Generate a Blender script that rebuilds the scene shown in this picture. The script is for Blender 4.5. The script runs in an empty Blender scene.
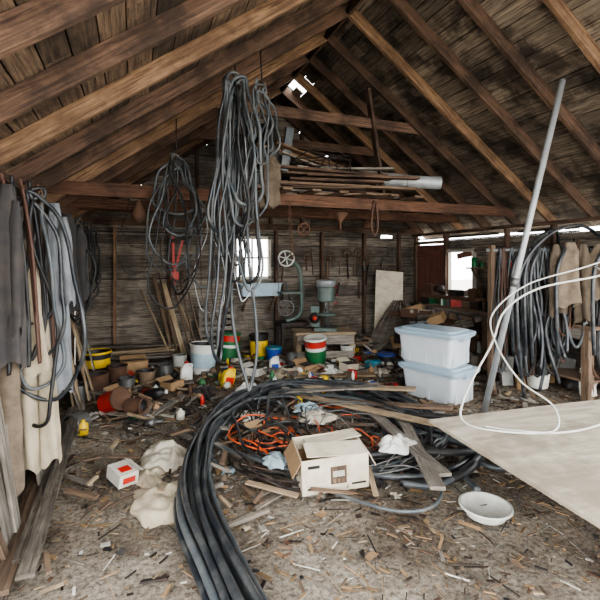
import bpy, math, random
from mathutils import Vector as V, Matrix, Euler, noise
random.seed(7)
R=random.random
def U(a,b): return a+(b-a)*random.random()
PI=math.pi
# ------------------------------------------------------------------ materials
def lin(c):
    return tuple(((x/255)/12.92 if x/255<=.04045 else ((x/255+.055)/1.055)**2.4) for x in c)+(1,)
def newmat(n):
    m=bpy.data.materials.new(n); m.use_nodes=True
    nt=m.node_tree; b=nt.nodes['Principled BSDF']; return m,nt,b
def tintmul(nt,colsock):
    at=nt.nodes.new('ShaderNodeAttribute'); at.attribute_name='tint'
    mx=nt.nodes.new('ShaderNodeMix'); mx.data_type='RGBA'; mx.blend_type='MULTIPLY'; mx.inputs[0].default_value=1
    nt.links.new(colsock,mx.inputs[6]); nt.links.new(at.outputs['Fac'],mx.inputs[7]); return mx.outputs[2]
def wood(name,dark,light,stain=None,rough=.88,scale=(1.3,22,1),bump=.6,st=.5):
    m,nt,b=newmat(name); N=nt.nodes.new; L=nt.links.new
    tc=N('ShaderNodeTexCoord'); mp=N('ShaderNodeMapping'); mp.inputs['Scale'].default_value=scale
    L(tc.outputs['UV'],mp.inputs[0])
    n=N('ShaderNodeTexNoise'); n.inputs['Scale'].default_value=2.2; n.inputs['Detail'].default_value=8; n.inputs['Roughness'].default_value=.68; n.inputs['Distortion'].default_value=.6
    L(mp.outputs[0],n.inputs[0])
    cr=N('ShaderNodeValToRGB'); cr.color_ramp.elements[0].position=.34; cr.color_ramp.elements[1].position=.66
    cr.color_ramp.elements[0].color=lin(dark); cr.color_ramp.elements[1].color=lin(light); L(n.outputs[0],cr.inputs[0])
    col=cr.outputs[0]
    g=N('ShaderNodeNewGeometry')
    if stain:
        n2=N('ShaderNodeTexNoise'); n2.inputs['Scale'].default_value=2.4; n2.inputs['Detail'].default_value=7; n2.inputs['Roughness'].default_value=.62
        L(g.outputs['Position'],n2.inputs[0])
        r2=N('ShaderNodeValToRGB'); r2.color_ramp.elements[0].position=.46; r2.color_ramp.elements[1].position=.6
        r2.color_ramp.elements[0].color=(0,0,0,1); r2.color_ramp.elements[1].color=(st,st,st,1); L(n2.outputs[0],r2.inputs[0])
        mx=N('ShaderNodeMix'); mx.data_type='RGBA'; L(r2.outputs[0],mx.inputs[0]); L(col,mx.inputs[6]); mx.inputs[7].default_value=lin(stain); col=mx.outputs[2]
    L(tintmul(nt,col),b.inputs['Base Color']); b.inputs['Roughness'].default_value=rough
    bp=N('ShaderNodeBump'); bp.inputs['Strength'].default_value=bump; bp.inputs['Distance'].default_value=.01
    L(n.outputs[0],bp.inputs['Height']); L(bp.outputs[0],b.inputs['Normal']); return m
def plain(name,col,rough=.6,metal=0,dirt=(90,75,60),amt=.45,sc=9,bump=.15):
    m,nt,b=newmat(name); N=nt.nodes.new; L=nt.links.new
    tc=N('ShaderNodeTexCoord'); n=N('ShaderNodeTexNoise'); n.inputs['Scale'].default_value=sc; n.inputs['Detail'].default_value=7; n.inputs['Roughness'].default_value=.62
    L(tc.outputs['Object'],n.inputs[0])
    cr=N('ShaderNodeValToRGB'); cr.color_ramp.elements[0].position=.42; cr.color_ramp.elements[1].position=.75
    cr.color_ramp.elements[0].color=(0,0,0,1); cr.color_ramp.elements[1].color=(amt,)*3+(1,); L(n.outputs[0],cr.inputs[0])
    mx=N('ShaderNodeMix'); mx.data_type='RGBA'; L(cr.outputs[0],mx.inputs[0]); mx.inputs[6].default_value=lin(col); mx.inputs[7].default_value=lin(dirt)
    L(tintmul(nt,mx.outputs[2]),b.inputs['Base Color']); b.inputs['Roughness'].default_value=rough; b.inputs['Metallic'].default_value=metal
    bp=N('ShaderNodeBump'); bp.inputs['Strength'].default_value=bump; bp.inputs['Distance'].default_value=.01
    L(n.outputs[0],bp.inputs['Height']); L(bp.outputs[0],b.inputs['Normal']); return m
M=dict(
 wall=wood('weathered_wall_wood',(58,50,43),(158,147,132),stain=(50,41,34)),
 wallb=wood('wall_backing_wood',(30,25,22),(60,52,46)),
 roofL=wood('roof_boards_brown',(54,42,34),(132,111,91),stain=(40,30,24),st=.7),
 roofR=wood('roof_boards_gray',(62,53,45),(154,140,124),stain=(40,32,26),st=.85),
 rafter=wood('rafter_wood',(86,63,47),(166,134,104),stain=(70,50,38)),
 rafterd=wood('rafter_wood_dark',(58,43,35),(120,94,76),stain=(42,32,26),st=.7),
 beam=wood('red_beam_wood',(64,42,32),(130,94,72),stain=(48,35,28)),
 gray=wood('gray_board_wood',(90,83,76),(166,159,147),stain=(78,69,59)),
 tan=wood('tan_board_wood',(124,103,80),(190,170,140),stain=(106,87,66)),
 ply=wood('plywood',(150,139,122),(192,182,164),stain=(128,117,100),scale=(1,6,1),bump=.15,st=.75),
 brown=wood('brown_board_wood',(72,57,46),(136,113,92)),
 door=wood('red_brown_door_wood',(88,50,42),(144,94,80)),
 trim=wood('window_trim_wood',(150,140,125),(205,198,185)),
 roofing=plain('roofing_felt',(40,38,36)),
 blackhose=plain('black_poly_pipe',(34,38,43),.32,dirt=(116,116,112),amt=.55),
 grayhose=plain('gray_dusty_highlight_hose',(70,76,80),.42,dirt=(118,115,108),amt=.6),
 darkrub=plain('dark_rubber',(30,30,32),.5,dirt=(80,76,70),amt=.5),
 greenhose=plain('green_gray_hose',(80,92,80),.6),
 galv=plain('galvanized_metal',(170,174,176),.5,.3,dirt=(126,120,110),amt=.45),
 steel=plain('dull_steel',(116,116,114),.5,.6),
 iron=plain('dark_iron',(50,46,44),.6,.4,dirt=(92,62,46),amt=.6),
 rust=plain('rusty_metal',(96,70,54),.88,.15,dirt=(58,44,36),amt=.7),
 white=plain('white_plastic',(216,216,208),.45,dirt=(150,138,120),amt=.5),
 cream=plain('cream_cloth',(196,187,170),.95,dirt=(136,122,102),amt=.7,sc=6,bump=.3),
 khaki=plain('khaki_canvas',(186,173,149),.95,dirt=(126,112,90),amt=.7,sc=6,bump=.3),
 graycl=plain('gray_cloth',(146,150,154),.9,dirt=(92,90,90),amt=.7,sc=6,bump=.4),
 darkcl=plain('dark_cloth',(54,52,52),.95,dirt=(86,76,68),amt=.5),
 burlap=plain('burlap',(112,99,84),.98,dirt=(64,55,46),amt=.8,sc=10,bump=.7),
 leather=plain('brown_leather',(84,56,44),.6),
 red=plain('red_paint',(190,42,32),.45,amt=.4),
 green=plain('green_paint',(24,104,58),.45,amt=.35),
 yellow=plain('yellow_plastic',(226,188,28),.45,amt=.4),
 blue=plain('blue_plastic',(30,74,160),.45,amt=.35),
 ltblue=plain('light_blue_plastic',(150,174,188),.45,dirt=(168,172,172),amt=.5),
 tote=plain('opaque_white_tote_plastic',(196,202,206),.5,dirt=(172,174,172),amt=.4,sc=5),
 paleblue=plain('pale_blue_enamel',(166,188,196),.5,amt=.35),
 cyan=plain('cyan_plastic',(50,130,150),.4,amt=.5),
 card=plain('cardboard',(162,132,98),.9,dirt=(116,92,66),amt=.5),
 cardw=plain('white_printed_cardboard',(204,194,174),.85,dirt=(150,128,98),amt=.65,sc=7),
 paper=plain('paper',(200,196,184),.9,dirt=(140,128,110),amt=.6),
 orange=plain('orange_cord',(210,94,52),.5,amt=.35),
 clear=plain('milky_vinyl_hose',(196,196,188),.3,dirt=(150,146,132),amt=.45),
 black=plain('black_plastic',(30,30,32),.5,amt=.3),
 machine=plain('machine_green_gray',(88,104,98),.5,.2,amt=.5),
 leaf=plain('dry_leaf_litter',(144,118,86),.9),
)
def floor_mat():
    m,nt,b=newmat('dusty_plank_floor'); N=nt.nodes.new; L=nt.links.new
    g=N('ShaderNodeNewGeometry')
    def nz(s,d=8,r=.65):
        n=N('ShaderNodeTexNoise'); n.inputs['Scale'].default_value=s; n.inputs['Detail'].default_value=d; n.inputs['Roughness'].default_value=r; L(g.outputs['Position'],n.inputs[0]); return n
    a=nz(1.6); c=nz(34,8,.8)
    r1=N('ShaderNodeValToRGB'); e=r1.color_ramp.elements; e[0].position=.35; e[0].color=lin((110,96,81)); e[1].position=.64; e[1].color=lin((190,179,162)); L(a.outputs[0],r1.inputs[0])
    r2=N('ShaderNodeValToRGB'); e=r2.color_ramp.elements; e[0].position=.38; e[0].color=(.2,.18,.155,1); e[1].position=.58; e[1].color=(1,1,1,1); L(c.outputs[0],r2.inputs[0])
    mx=N('ShaderNodeMix'); mx.data_type='RGBA'; mx.blend_type='MULTIPLY'; mx.inputs[0].default_value=1; L(r1.outputs[0],mx.inputs[6]); L(r2.outputs[0],mx.inputs[7])
    L(mx.outputs[2],b.inputs['Base Color']); b.inputs['Roughness'].default_value=.95
    bp=N('ShaderNodeBump'); bp.inputs['Strength'].default_value=.8; bp.inputs['Distance'].default_value=.02; L(c.outputs[0],bp.inputs['Height']); L(bp.outputs[0],b.inputs['Normal']); return m
M['floor']=floor_mat()
M['ground']=plain('gravel_ground',(190,184,172),.95,sc=3)
# ------------------------------------------------------------------ mesh builder
class MB:
    def __init__(s,name): s.name=name; s.v=[];s.f=[];s.uv=[];s.m=[];s.t=[];s.sm=[];s.mats=[]
    def mi(s,k):
        if k not in s.mats: s.mats.append(k)
        return s.mats.index(k)
    def add(s,vs,fs,mat,uvs=None,tint=1,smooth=False):
        o=len(s.v); s.v+= [tuple(v) for v in vs]; mi=s.mi(mat)
        for i,f in enumerate(fs):
            s.f.append([o+j for j in f]); s.m.append(mi); s.t.append(tint); s.sm.append(smooth)
            s.uv.append(uvs[i] if uvs else [(vs[j][0]+vs[j][2]*.3,vs[j][1]+vs[j][2]) for j in f])
    def box(s,mat,M4,d,tint=None,taper=1):
        if tint is None: tint=U(.8,1.12)
        hx,hy,hz=d[0]/2,d[1]/2,d[2]/2
        loc=[(x*hx*(taper if z>0 else 1),y*hy*(taper if z>0 else 1),z*hz) for x in(-1,1) for y in(-1,1) for z in(-1,1)]
        fs=[(0,1,3,2),(4,6,7,5),(0,4,5,1),(2,3,7,6),(0,2,6,4),(1,5,7,3)]; ax=[0,0,1,1,2,2]
        Lx=max(range(3),key=lambda i:d[i]); ou,ov=U(0,50),U(0,50); uvs=[]
        for f,a in zip(fs,ax):
            o=[i for i in range(3) if i!=a]
            if Lx in o: u=Lx; w=[i for i in o if i!=Lx][0]
            else: u,w=o
            uvs.append([(loc[j][u]+ou,loc[j][w]+ov) for j in f])
        s.add([M4@V(p) for p in loc],fs,mat,uvs,tint)
    def bx(s,mat,c,d,rot=(0,0,0),tint=None,taper=1):
        s.box(mat,Matrix.Translation(c)@Euler(rot).to_matrix().to_4x4(),d,tint,taper)
    def plank(s,mat,p0,p1,w,t,up=(0,0,1),tint=None):
        p0,p1=V(p0),V(p1); x=(p1-p0); L=x.length; x.normalize(); up=V(up)
        if abs(x.dot(up))>.98: up=V((0,1,0)) if abs(x.y)<.9 else V((1,0,0))
        y=up.cross(x).normalized(); z=x.cross(y)
        R3=Matrix((x,y,z)).transposed().to_4x4(); s.box(mat,Matrix.Translation((p0+p1)/2)@R3,(L,w,t),tint)
    def rings(s,mat,rs,caps=(True,True),closed=False,tint=1,smooth=True,uvl=None):
        n=len(rs[0]); vs=[p for r in rs for p in r]; fs=[];uvs=[]
        m=len(rs); 
        for i in range(m if closed else m-1):
            a=i*n; b=((i+1)%m)*n
            for j in range(n):
                k=(j+1)%n; fs.append((a+j,a+k,b+k,b+j)); u0=i*.05;u1=u0+.05; uvs.append([(u0,j/n*.2),(u0,(j+1)/n*.2),(u1,(j+1)/n*.2),(u1,j/n*.2)])
        if not closed:
            if caps[0]: fs.append(tuple(range(n-1,-1,-1))); uvs.append([(0,0)]*n)
            if caps[1]: fs.append(tuple(range((m-1)*n,m*n))); uvs.append([(0,0)]*n)
        s.add(vs,fs,mat,uvs,tint,smooth)
    def tube(s,mat,pts,r,seg=8,closed=False,tint=1,caps=(True,True)):
        pts=[V(p) for p in pts]; n=len(pts); rs=[]; prev=None
        for i in range(n):
            if closed: t=pts[(i+1)%n]-pts[i-1]
            else: t=pts[min(i+1,n-1)]-pts[max(i-1,0)]
            if t.length<1e-7: t=V((0,0,1))
            t.normalize()
            if prev is None:
                prev=t.orthogonal().normalized()
            else:
                prev=prev-t*prev.dot(t)
                if prev.length<1e-5: prev=t.orthogonal()
                prev.normalize()
            b=t.cross(prev); rr=r[i] if isinstance(r,(list,tuple)) else r
            rs.append([pts[i]+(prev*math.cos(2*PI*j/seg)+b*math.sin(2*PI*j/seg))*rr for j in range(seg)])
        s.rings(mat,rs,caps,closed,tint)
    def cyl(s,mat,p0,p1,r0,r1=None,seg=20,tint=1,caps=(True,True)):
        s.tube(mat,[p0,p1],[r0,r0 if r1 is None else r1],seg,tint=tint,caps=caps)
    def lathe(s,mat,prof,M4,seg=24,tint=1,caps=(False,False),sx=1,sy=1):
        s.rings(mat,[[M4@V((r*math.cos(2*PI*j/seg)*sx,r*math.sin(2*PI*j/seg)*sy,z)) for j in range(seg)] for r,z in prof],caps,tint=tint)
    def grid(s,mat,fn,nu,nv,tint=1,smooth=True):
        vs=[fn(i/nu,j/nv) for j in range(nv+1) for i in range(nu+1)]; fs=[];uvs=[]
        for j in range(nv):
            for i in range(nu):
                a=j*(nu+1)+i; fs.append((a,a+1,a+nu+2,a+nu+1)); uvs.append([(i/nu,j/nv),((i+1)/nu,j/nv),((i+1)/nu,(j+1)/nv),(i/nu,(j+1)/nv)])
        s.add(vs,fs,mat,uvs,tint,smooth)
    def done(s):
        if not s.v: return None
        n=len(s.v); cx=(min(v[0] for v in s.v)+max(v[0] for v in s.v))/2; cy=(min(v[1] for v in s.v)+max(v[1] for v in s.v))/2; cz=min(v[2] for v in s.v)
        me=bpy.data.meshes.new(s.name); me.from_pydata([(v[0]-cx,v[1]-cy,v[2]-cz) for v in s.v],[],s.f)
        for k in s.mats: me.materials.append(M[k])
        me.polygons.foreach_set('material_index',s.m); me.polygons.foreach_set('use_smooth',s.sm)
        a=me.attributes.new('tint','FLOAT','FACE'); a.data.foreach_set('value',s.t)
        ul=me.uv_layers.new(name='UVMap'); flat=[c for f in s.uv for p in f for c in p]; ul.data.foreach_set('uv',flat)
        me.update(); o=bpy.data.objects.new(s.name,me); o.location=(cx,cy,cz); bpy.context.collection.objects.link(o); return o
def T(x,y,z,rx=0,ry=0,rz=0): return Matrix.Translation((x,y,z))@Euler((rx,ry,rz)).to_matrix().to_4x4()
def crom(pts,n=6,closed=False):
    pts=[V(p) for p in pts]; m=len(pts); out=[]
    for i in range(m if closed else m-1):
        if closed: p0,p1,p2,p3=pts[i-1],pts[i],pts[(i+1)%m],pts[(i+2)%m]
        else: p0,p1,p2,p3=pts[max(i-1,0)],pts[i],pts[i+1],pts[min(i+2,m-1)]
        for k in range(n):
            t=k/n; out.append(.5*((2*p1)+(p2-p0)*t+(2*p0-5*p1+4*p2-p3)*t*t+(3*p1-p0-3*p2+p3)*t**3))
    if not closed: out.append(pts[-1])
    return out
def rrect(w,d,r,z,M4,n=4):
    o=[]
    for cx,cy,a0 in ((w/2-r,d/2-r,0),(-w/2+r,d/2-r,90),(-w/2+r,-d/2+r,180),(w/2-r,-d/2+r,270)):
        for k in range(n+1):
            a=math.radians(a0+90*k/n); o.append(M4@V((cx+r*math.cos(a),cy+r*math.sin(a),z)))
    return o
# ------------------------------------------------------------------ room shell
XL,XR,YB,YF,EZ,RX,RZ=-.85,5.43,7.5,-.3,2.25,2.29,4.5
SL=(RZ-EZ)/(XR-RX)
def roofz(x): return RZ-abs(x-RX)*SL
def intervals(a,b,ops):
    r=[(a,b)]
    for o0,o1 in ops:
        q=[]
        for x0,x1 in r:
            if o1<=x0 or o0>=x1: q.append((x0,x1))
            else:
                if o0>x0: q.append((x0,o0))
                if o1<x1: q.append((o1,x1))
        r=q
    return r
def wallboards(name,mapf,ext,z0,z1,ops,course=.19,th=.025):
    mb=MB(name)
    for layer,(off,mat,dep,cs,gap) in enumerate(((0,'wall',0,course,.009),(course/2,'wallb',th+.004,course*2,0))):
        br=set([z0,z1]); z=z0+off
        while z<z1: br.add(round(z,4)); z+=cs
        for o in ops: br.add(o[2]); br.add(o[3])
        br=sorted(b for b in br if z0<=b<=z1)
        for a,b in zip(br,br[1:]):
            if b-a<.012: continue
            zc=(a+b)/2; e0,e1=ext(zc)
            if e1-e0<.1: continue
            for x0,x1 in intervals(e0,e1,[(o[0],o[1]) for o in ops if o[2]<zc<o[3]]):
                x=x0
                while x<x1-.01:
                    L=U(1.6,3.4) if layer==0 else 9; xe=min(x1,x+L)
                    if x1-xe<.4: xe=x1
                    c=mapf((x+xe)/2,zc,dep+U(0,.004)); h=(b-a)-gap
                    dims=(xe-x-.004,th,h) if mapf(1,0,0)[0]!=mapf(0,0,0)[0] else (th,xe-x-.004,h)
                    mb.bx(mat,c,dims,(0,0,0),U(.55,1.2)); x=xe
    return mb
BW=(1.66,2.28,1.32,2.03)
wallboards('wall_back',lambda s,z,d:(s,YB+.0125+d,z),lambda z:(XL,XR) if z<EZ else (RX-(RZ-z)/SL,RX+(RZ-z)/SL),0,RZ-.02,[BW,(4.62,4.9,2.08,2.14)]).done()
RD=(6.55,7.4,0,2.03); RWn=(5.82,6.47,.95,1.8)
wallboards('wall_right',lambda s,z,d:(XR+.0125+d,s,z),lambda z:(YF,YB),0,2.1,[RD,RWn,(6.5,7.4,2.06,2.1),(.2,3.1,.5,2.1),(3.62,4.0,2.0,2.09),(4.2,4.38,2.02,2.09),(4.95,5.35,2.04,2.09)]).done()  # the long opening near the front is added, out of view, for side light
wallboards('wall_left',lambda s,z,d:(XL-.0125-d,s,z),lambda z:(YF,YB),0,2.2,[(-.1,2.3,.3,2.1)]).done()  # front opening added out of view to let in more daylight
mb=MB('floor')
mb.grid('floor',lambda u,v:V((XL-.05+u*(XR-XL+.1),YF+v*(YB-YF+.05),.012*noise.noise(V((u*14,v*18,0))))),90,110); mb.done()
mb=MB('ground'); mb.bx('ground',(2.3,3,-.12),(60,60,.1),tint=1); mb.done()
mb=MB('ceiling'); L=math.hypot(XR-RX,RZ-EZ)+.3; ang=math.atan2(RZ-EZ,XR-RX)
def slope(side,s,y,n):
    ca,sa=math.cos(ang),math.sin(ang)
    return V((RX+side*(s*ca+n*sa),y,RZ-s*sa+n*ca+.075))
for side,mat in ((1,'roofR'),(-1,'roofL')):
    s=.02
    while s<L:
        w=U(.15,.2); ys=[(YF,YB+.1)]
        if side==1 and s<.2: ys=intervals(YF,YB+.1,[(6.35,6.8)])
        if side==1 and .2<=s<.36: ys=intervals(YF,YB+.1,[(6.2,6.6)])
        for y0,y1 in ys:
            y=y0
            while y<y1-.01:
                ye=min(y1,y+U(1.8,3.6)); 
                if y1-ye<.4: ye=y1
                c=slope(side,s+w/2,(y+ye)/2,U(0,.004)); mb.bx(mat,c,(w-.009,ye-y-.004,.022),(0,side*ang,0),U(.5,1.2)); y=ye
        s+=w
    rects=[(0,L,YF,YB+.15)] if side==-1 else [(.4,L,YF,YB+.15),(0,.4,YF,6.2),(0,.4,6.8,YB+.15)]
    for s0,s1,y0,y1 in rects:
        mb.bx('roofing',slope(side,(s0+s1)/2,(y0+y1)/2,.03),(s1-s0,y1-y0,.012),(0,side*ang,0),1)
mb.done()
mb=MB('roof_rafters')
y=YB-.08; i=0
while y>YF:
    for side in (1,-1):
        m='rafter' if (i*7+side)%3==0 else 'rafterd'
        a=slope(side,.03,y,-.075); b=slope(side,L-.12,y,-.075)
        mb.plank(m,a,b,.045,.125,up=V((side*math.sin(ang),0,math.cos(ang))),tint=U(.75,1.2))
    y-=.6; i+=1
mb.plank('rafterd',(RX,YF,RZ-.02),(RX,YB,RZ-.02),.03,.14)
mb.done()
mb=MB('trim_1') # wall framing: plates and studs
for X in (XL+.05,XR-.05): mb.plank('rafterd',(X,YF,2.14),(X,YB,2.14),.09,.05,tint=.9)
mb.plank('rafterd',(XL,YB-.06,2.24),(XR,YB-.06,2.22),.09,.1,tint=1.1)
for X in (-.72,-.28,.55,1.56,2.4,3.3,4.2,5.0): mb.plank('rafterd' if X!=-.28 else 'rafter',(X,YB-.045,0),(X,YB-.045,2.16),.05,.085,up=(0,1,0),tint=1)
for Y in (.15,3.15,3.5,4.3,5.1,6.49): mb.plank('rafterd',(XR-.045,Y,0),(XR-.045,Y,2.12),.05,.085,up=(1,0,0),tint=1)
for Y in (-.2,2.35,2.7,3.5,4.3,5.1,5.9,6.7): mb.plank('rafterd',(XL+.045,Y,0),(XL+.045,Y,2.12),.05,.085,up=(1,0,0),tint=1)
for X in (1.0,1.9,2.3,2.9,3.7): mb.plank('rafterd',(X,YB-.04,2.27),(X,YB-.04,roofz(X)-.02),.05,.08,up=(0,1,0))
mb.done()
mb=MB('tie_beams')
for Y,m in ((5.0,'beam'),(6.2,'beam')):
    mb.plank(m,(XL+.02,Y,2.36),(XR-.02,Y,2.36),.045,.14,tint=.9)
mb.plank('beam',(XL+.02,6.8,2.4),(XR-.02,6.8,2.4),.045,.14)
for Y,z in ((6.26,3.42),(5.06,3.45),(6.86,3.6)):
    h=(RZ-z)/SL; mb.plank('rafterd',(RX-h,Y,z),(RX+h,Y,z),.03,.13,tint=1.1)
mb.plank('rafterd',(3.15,5.05,2.42),(2.9,5.05,3.9),.04,.09,up=(0,1,0))
mb.plank('rafterd',(1.0,5.03,2.42),(1.1,5.03,3.5),.04,.09,up=(0,1,0))
mb.done()
mb=MB('window_1'); x0,x1,z0,z1=BW
for X in (x0,x1): mb.plank('trim',(X,YB-.01,z0-.04),(X,YB-.01,z1+.04),.05,.07,up=(0,1,0))
for Z in (z0,z1): mb.plank('trim',(x0-.03,YB-.01,Z),(x1+.03,YB-.01,Z),.07,.05)
mb.plank('trim',((x0+x1)/2,YB+.02,z0),((x0+x1)/2,YB+.02,z1),.03,.03,up=(0,1,0)); mb.plank('trim',(x0,YB+.02,(z0+z1)/2),(x1,YB+.02,(z0+z1)/2),.03,.03)
mb.done()
mb=MB('window_2'); y0,y1,z0,z1=RWn
for Y in (y0,y1): mb.plank('trim',(XR-.01,Y,z0-.04),(XR-.01,Y,z1+.04),.06,.06,up=(1,0,0))
for Z in (z0,z1): mb.plank('trim',(XR-.01,y0-.03,Z),(XR-.01,y1+.03,Z),.07,.05)
mb.plank('door',(XR-.03,y0+.05,z1-.05),(XR-.03,y1-.25,z1-.1),.02,.1,up=(0,0,1)); mb.plank('gray',(XR-.02,y1-.1,z0),(XR+.02,y0+.1,z0+.13),.02,.12)
mb.done()
mb=MB('door_1')
for k in range(5): mb.bx('door',(XR-.01,6.63+.17*k,.98),(.03,.165,1.9),tint=U(.85,1.15))
for z in (.3,1.0,1.75): mb.bx('door',(XR-.035,6.97,z),(.025,.82,.12),tint=.85)
mb.bx('iron',(XR-.06,6.68,1.0),(.03,.03,.14),tint=1)
for Y in (6.52,7.42): mb.plank('brown',(XR-.03,Y,0),(XR-.03,Y,2.12),.07,.07,up=(1,0,0))
mb.plank('brown',(XR-.03,6.5,1.98),(XR-.03,7.45,1.98),.07,.06)
mb.done()
# ------------------------------------------------------------------ big loose coil of poly pipe
W=[(.42,1.3),(.33,2.1),(.29,2.7),(.37,3.3),(.58,3.98),(.98,4.72),(1.5,5.2),(2.07,5.32),(2.6,5.0),(2.9,4.4),(2.9,3.75),(2.8,3.2)]
mb=MB('poly_pipe_coil'); C=V((1.65,3.45))
ends=[[(2.95,2.75),(3.4,2.4)],[(2.6,2.7),(2.3,2.5),(2.1,2.3)],[(2.95,2.8),(3.5,2.8)],[(2.5,2.75),(2.2,2.6),(1.8,2.6),(1.5,2.75)],[(3.0,2.9),(3.6,3.1)],[(2.7,2.9),(2.8,2.5),(3.1,2.2)],[(2.8,3.0),(3.1,2.6)],[(2.6,2.8),(2.3,2.45),(2.0,2.4),(1.7,2.5)],[(2.7,2.8),(3.0,2.3)],[(2.9,2.9),(3.3,2.7)],[(2.7,2.95),(2.5,2.6),(2.8,2.4)]]
for i in range(11):
    ph=U(0,6.28); pts=[]; sp2=U(-.38,.04)
    for k,(x,y) in enumerate(W):
        p=V((x,y))-C; f=1.025-.0155*i+.012*math.sin(k*1.7+ph)
        if k>=5: f+=sp2*min(1,(k-4)/4)+.07*math.sin(k*1.1+ph)
        p=C+p*f; pts.append((p.x,p.y,.03+.045*(i%3)+.015*(1+math.sin(k*2.1+ph))))
    for x,y in ends[i]: pts.append((x+U(-.08,.08),y+U(-.06,.06),.05+U(0,.07)))
    mb.tube('grayhose' if i%3==1 else 'blackhose',crom(pts,7),.020+.003*(i%2),8,tint=U(.85,1.35))  # every third strand gray, painting the blue-gray highlights of the black pipe
for i in range(8):
    cx,cy,rx,ry=1.75+U(-.25,.25),3.75+U(-.2,.2),U(.6,1.1),U(.8,1.3); ph=U(0,6)
    mb.tube('grayhose' if i%2 else 'blackhose',crom([(cx+rx*math.cos(t)*(1+.12*math.sin(3*t+ph)),cy+ry*math.sin(t)*(1+.12*math.sin(2*t+ph)),.08+.05*math.sin(2*t+ph)) for t in [2*PI*k/14 for k in range(14)]],6,True),U(.010,.018),8,True,tint=U(.8,1.2))
mb.done()
mb=MB('black_drain_hose')
for pts in ([(1.6,2.85,.15),(1.9,2.75,.18),(2.3,2.65,.15),(2.7,2.75,.08),(3.1,3.1,.05),(3.4,3.3,.05)],[(2.3,3.6,.12),(2.6,3.2,.2),(2.75,2.9,.2),(2.7,2.5,.12)],[(1.75,2.6,.05),(2.0,2.45,.08),(2.3,2.5,.1),(2.8,2.9,.06),(3.3,3.0,.05)]):
    mb.tube('darkrub',crom(pts,8),.027,10)
mb.done()
def tangle(name,mat,c,rad,n,r,zt=.15,k=26):
    mb=MB(name)
    for i in range(n):
        pts=[];a=U(0,6.28);rr=U(.3,1)
        for j in range(k):
            a+=U(.3,.9); rr=min(1,max(.2,rr+U(-.25,.25)))
            pts.append((c[0]+rad*rr*math.cos(a),c[1]+rad*1.2*rr*math.sin(a),c[2]+U(.01,zt)))
        mb.tube(mat,crom(pts,5),r,6,tint=U(.8,1.1))
    mb.done()
tangle('orange_extension_cord','orange',(1.2,3.6,.0),.45,2,.007)
tangle('orange_extension_cord','orange',(1.75,3.15,.0),.4,1,.006,.2,16)
tangle('orange_extension_cord','orange',(2.1,4.3,.0),.5,1,.006,.1,16)
tangle('wire_tangle','iron',(1.2,3.3,.0),.5,5,.007,.18)
tangle('wire_tangle','iron',(1.1,4.3,.0),.45,3,.006,.15)
tangle('wire_tangle','steel',(1.9,3.3,.0),.6,4,.006,.2)
tangle('wire_tangle','iron',(.3,4.6,.0),.4,1,.004,.1)
tangle('garden_hose','greenhose',(2.2,4.6,.0),.4,1,.013,.08,12)
tangle('garden_hose','grayhose',(2.3,3.3,.03),.5,3,.011,.12,14)
tangle('garden_hose','blackhose',(1.35,4.2,.03),.55,3,.012,.12,12)
# ------------------------------------------------------------------ printed cardboard box
mb=MB('cardboard_box'); Mx=T(1.30,2.8,.07,0.07,-.05,-.17)
w,d,h,t=.46,.34,.24,.006
mb.box('cardw',Mx@T(0,0,0),(w,d,t),1)
for sx,sy,dx,dy in ((0,-1,w,t),(0,1,w,t),(-1,0,t,d),(1,0,t,d)): mb.box('cardw',Mx@T(sx*w/2,sy*d/2,h/2),(dx,dy,h),1)
mb.box('card',Mx@T(0,0,h*.6),(w-.02,d*.96,t),.7)
mb.box('cardw',Mx@T(.05,d/4+.02,h+.0,-.12,-.04,.05),(w*.86,d*.5,t),1.05); mb.box('cardw',Mx@T(.02,-d/4,h+.012,.1,.06,-.03),(w*.9,d*.48,t),.97)
mb.box('card',Mx@T(-w/2-.03,0,h-.055,0,-1.0,0),(.13,d,t),.8)
mb.box('cardw',Mx@T(w/2+.03,0,h-.05,0,1.1,0),(.12,d,t),.95)
mb.box('brown',Mx@T(0.02,-d/2-.005,h*.48),(.11,.004,.12),.55); mb.box('paper',Mx@T(0.02,-d/2-.0065,h*.52),(.08,.005,.04),.8)
for k in range(3): mb.box('brown',Mx@T(-.01+.03*k,-d/2-.0065,h*.32),(.018,.005,.03),1.2)
mb.box('black',Mx@T(.16,-d/2-.005,.04),(.1,.004,.012),1); mb.box('black',Mx@T(-.16,-d/2-.005,.04),(.07,.004,.012),1); mb.box('black',Mx@T(-.15,-d/2-.005,.19),(.08,.004,.02),1)
mb.box('brown',Mx@T(w/2+.005,0,h*.5),(.004,.12,.12),.6)
mb.done()
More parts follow.
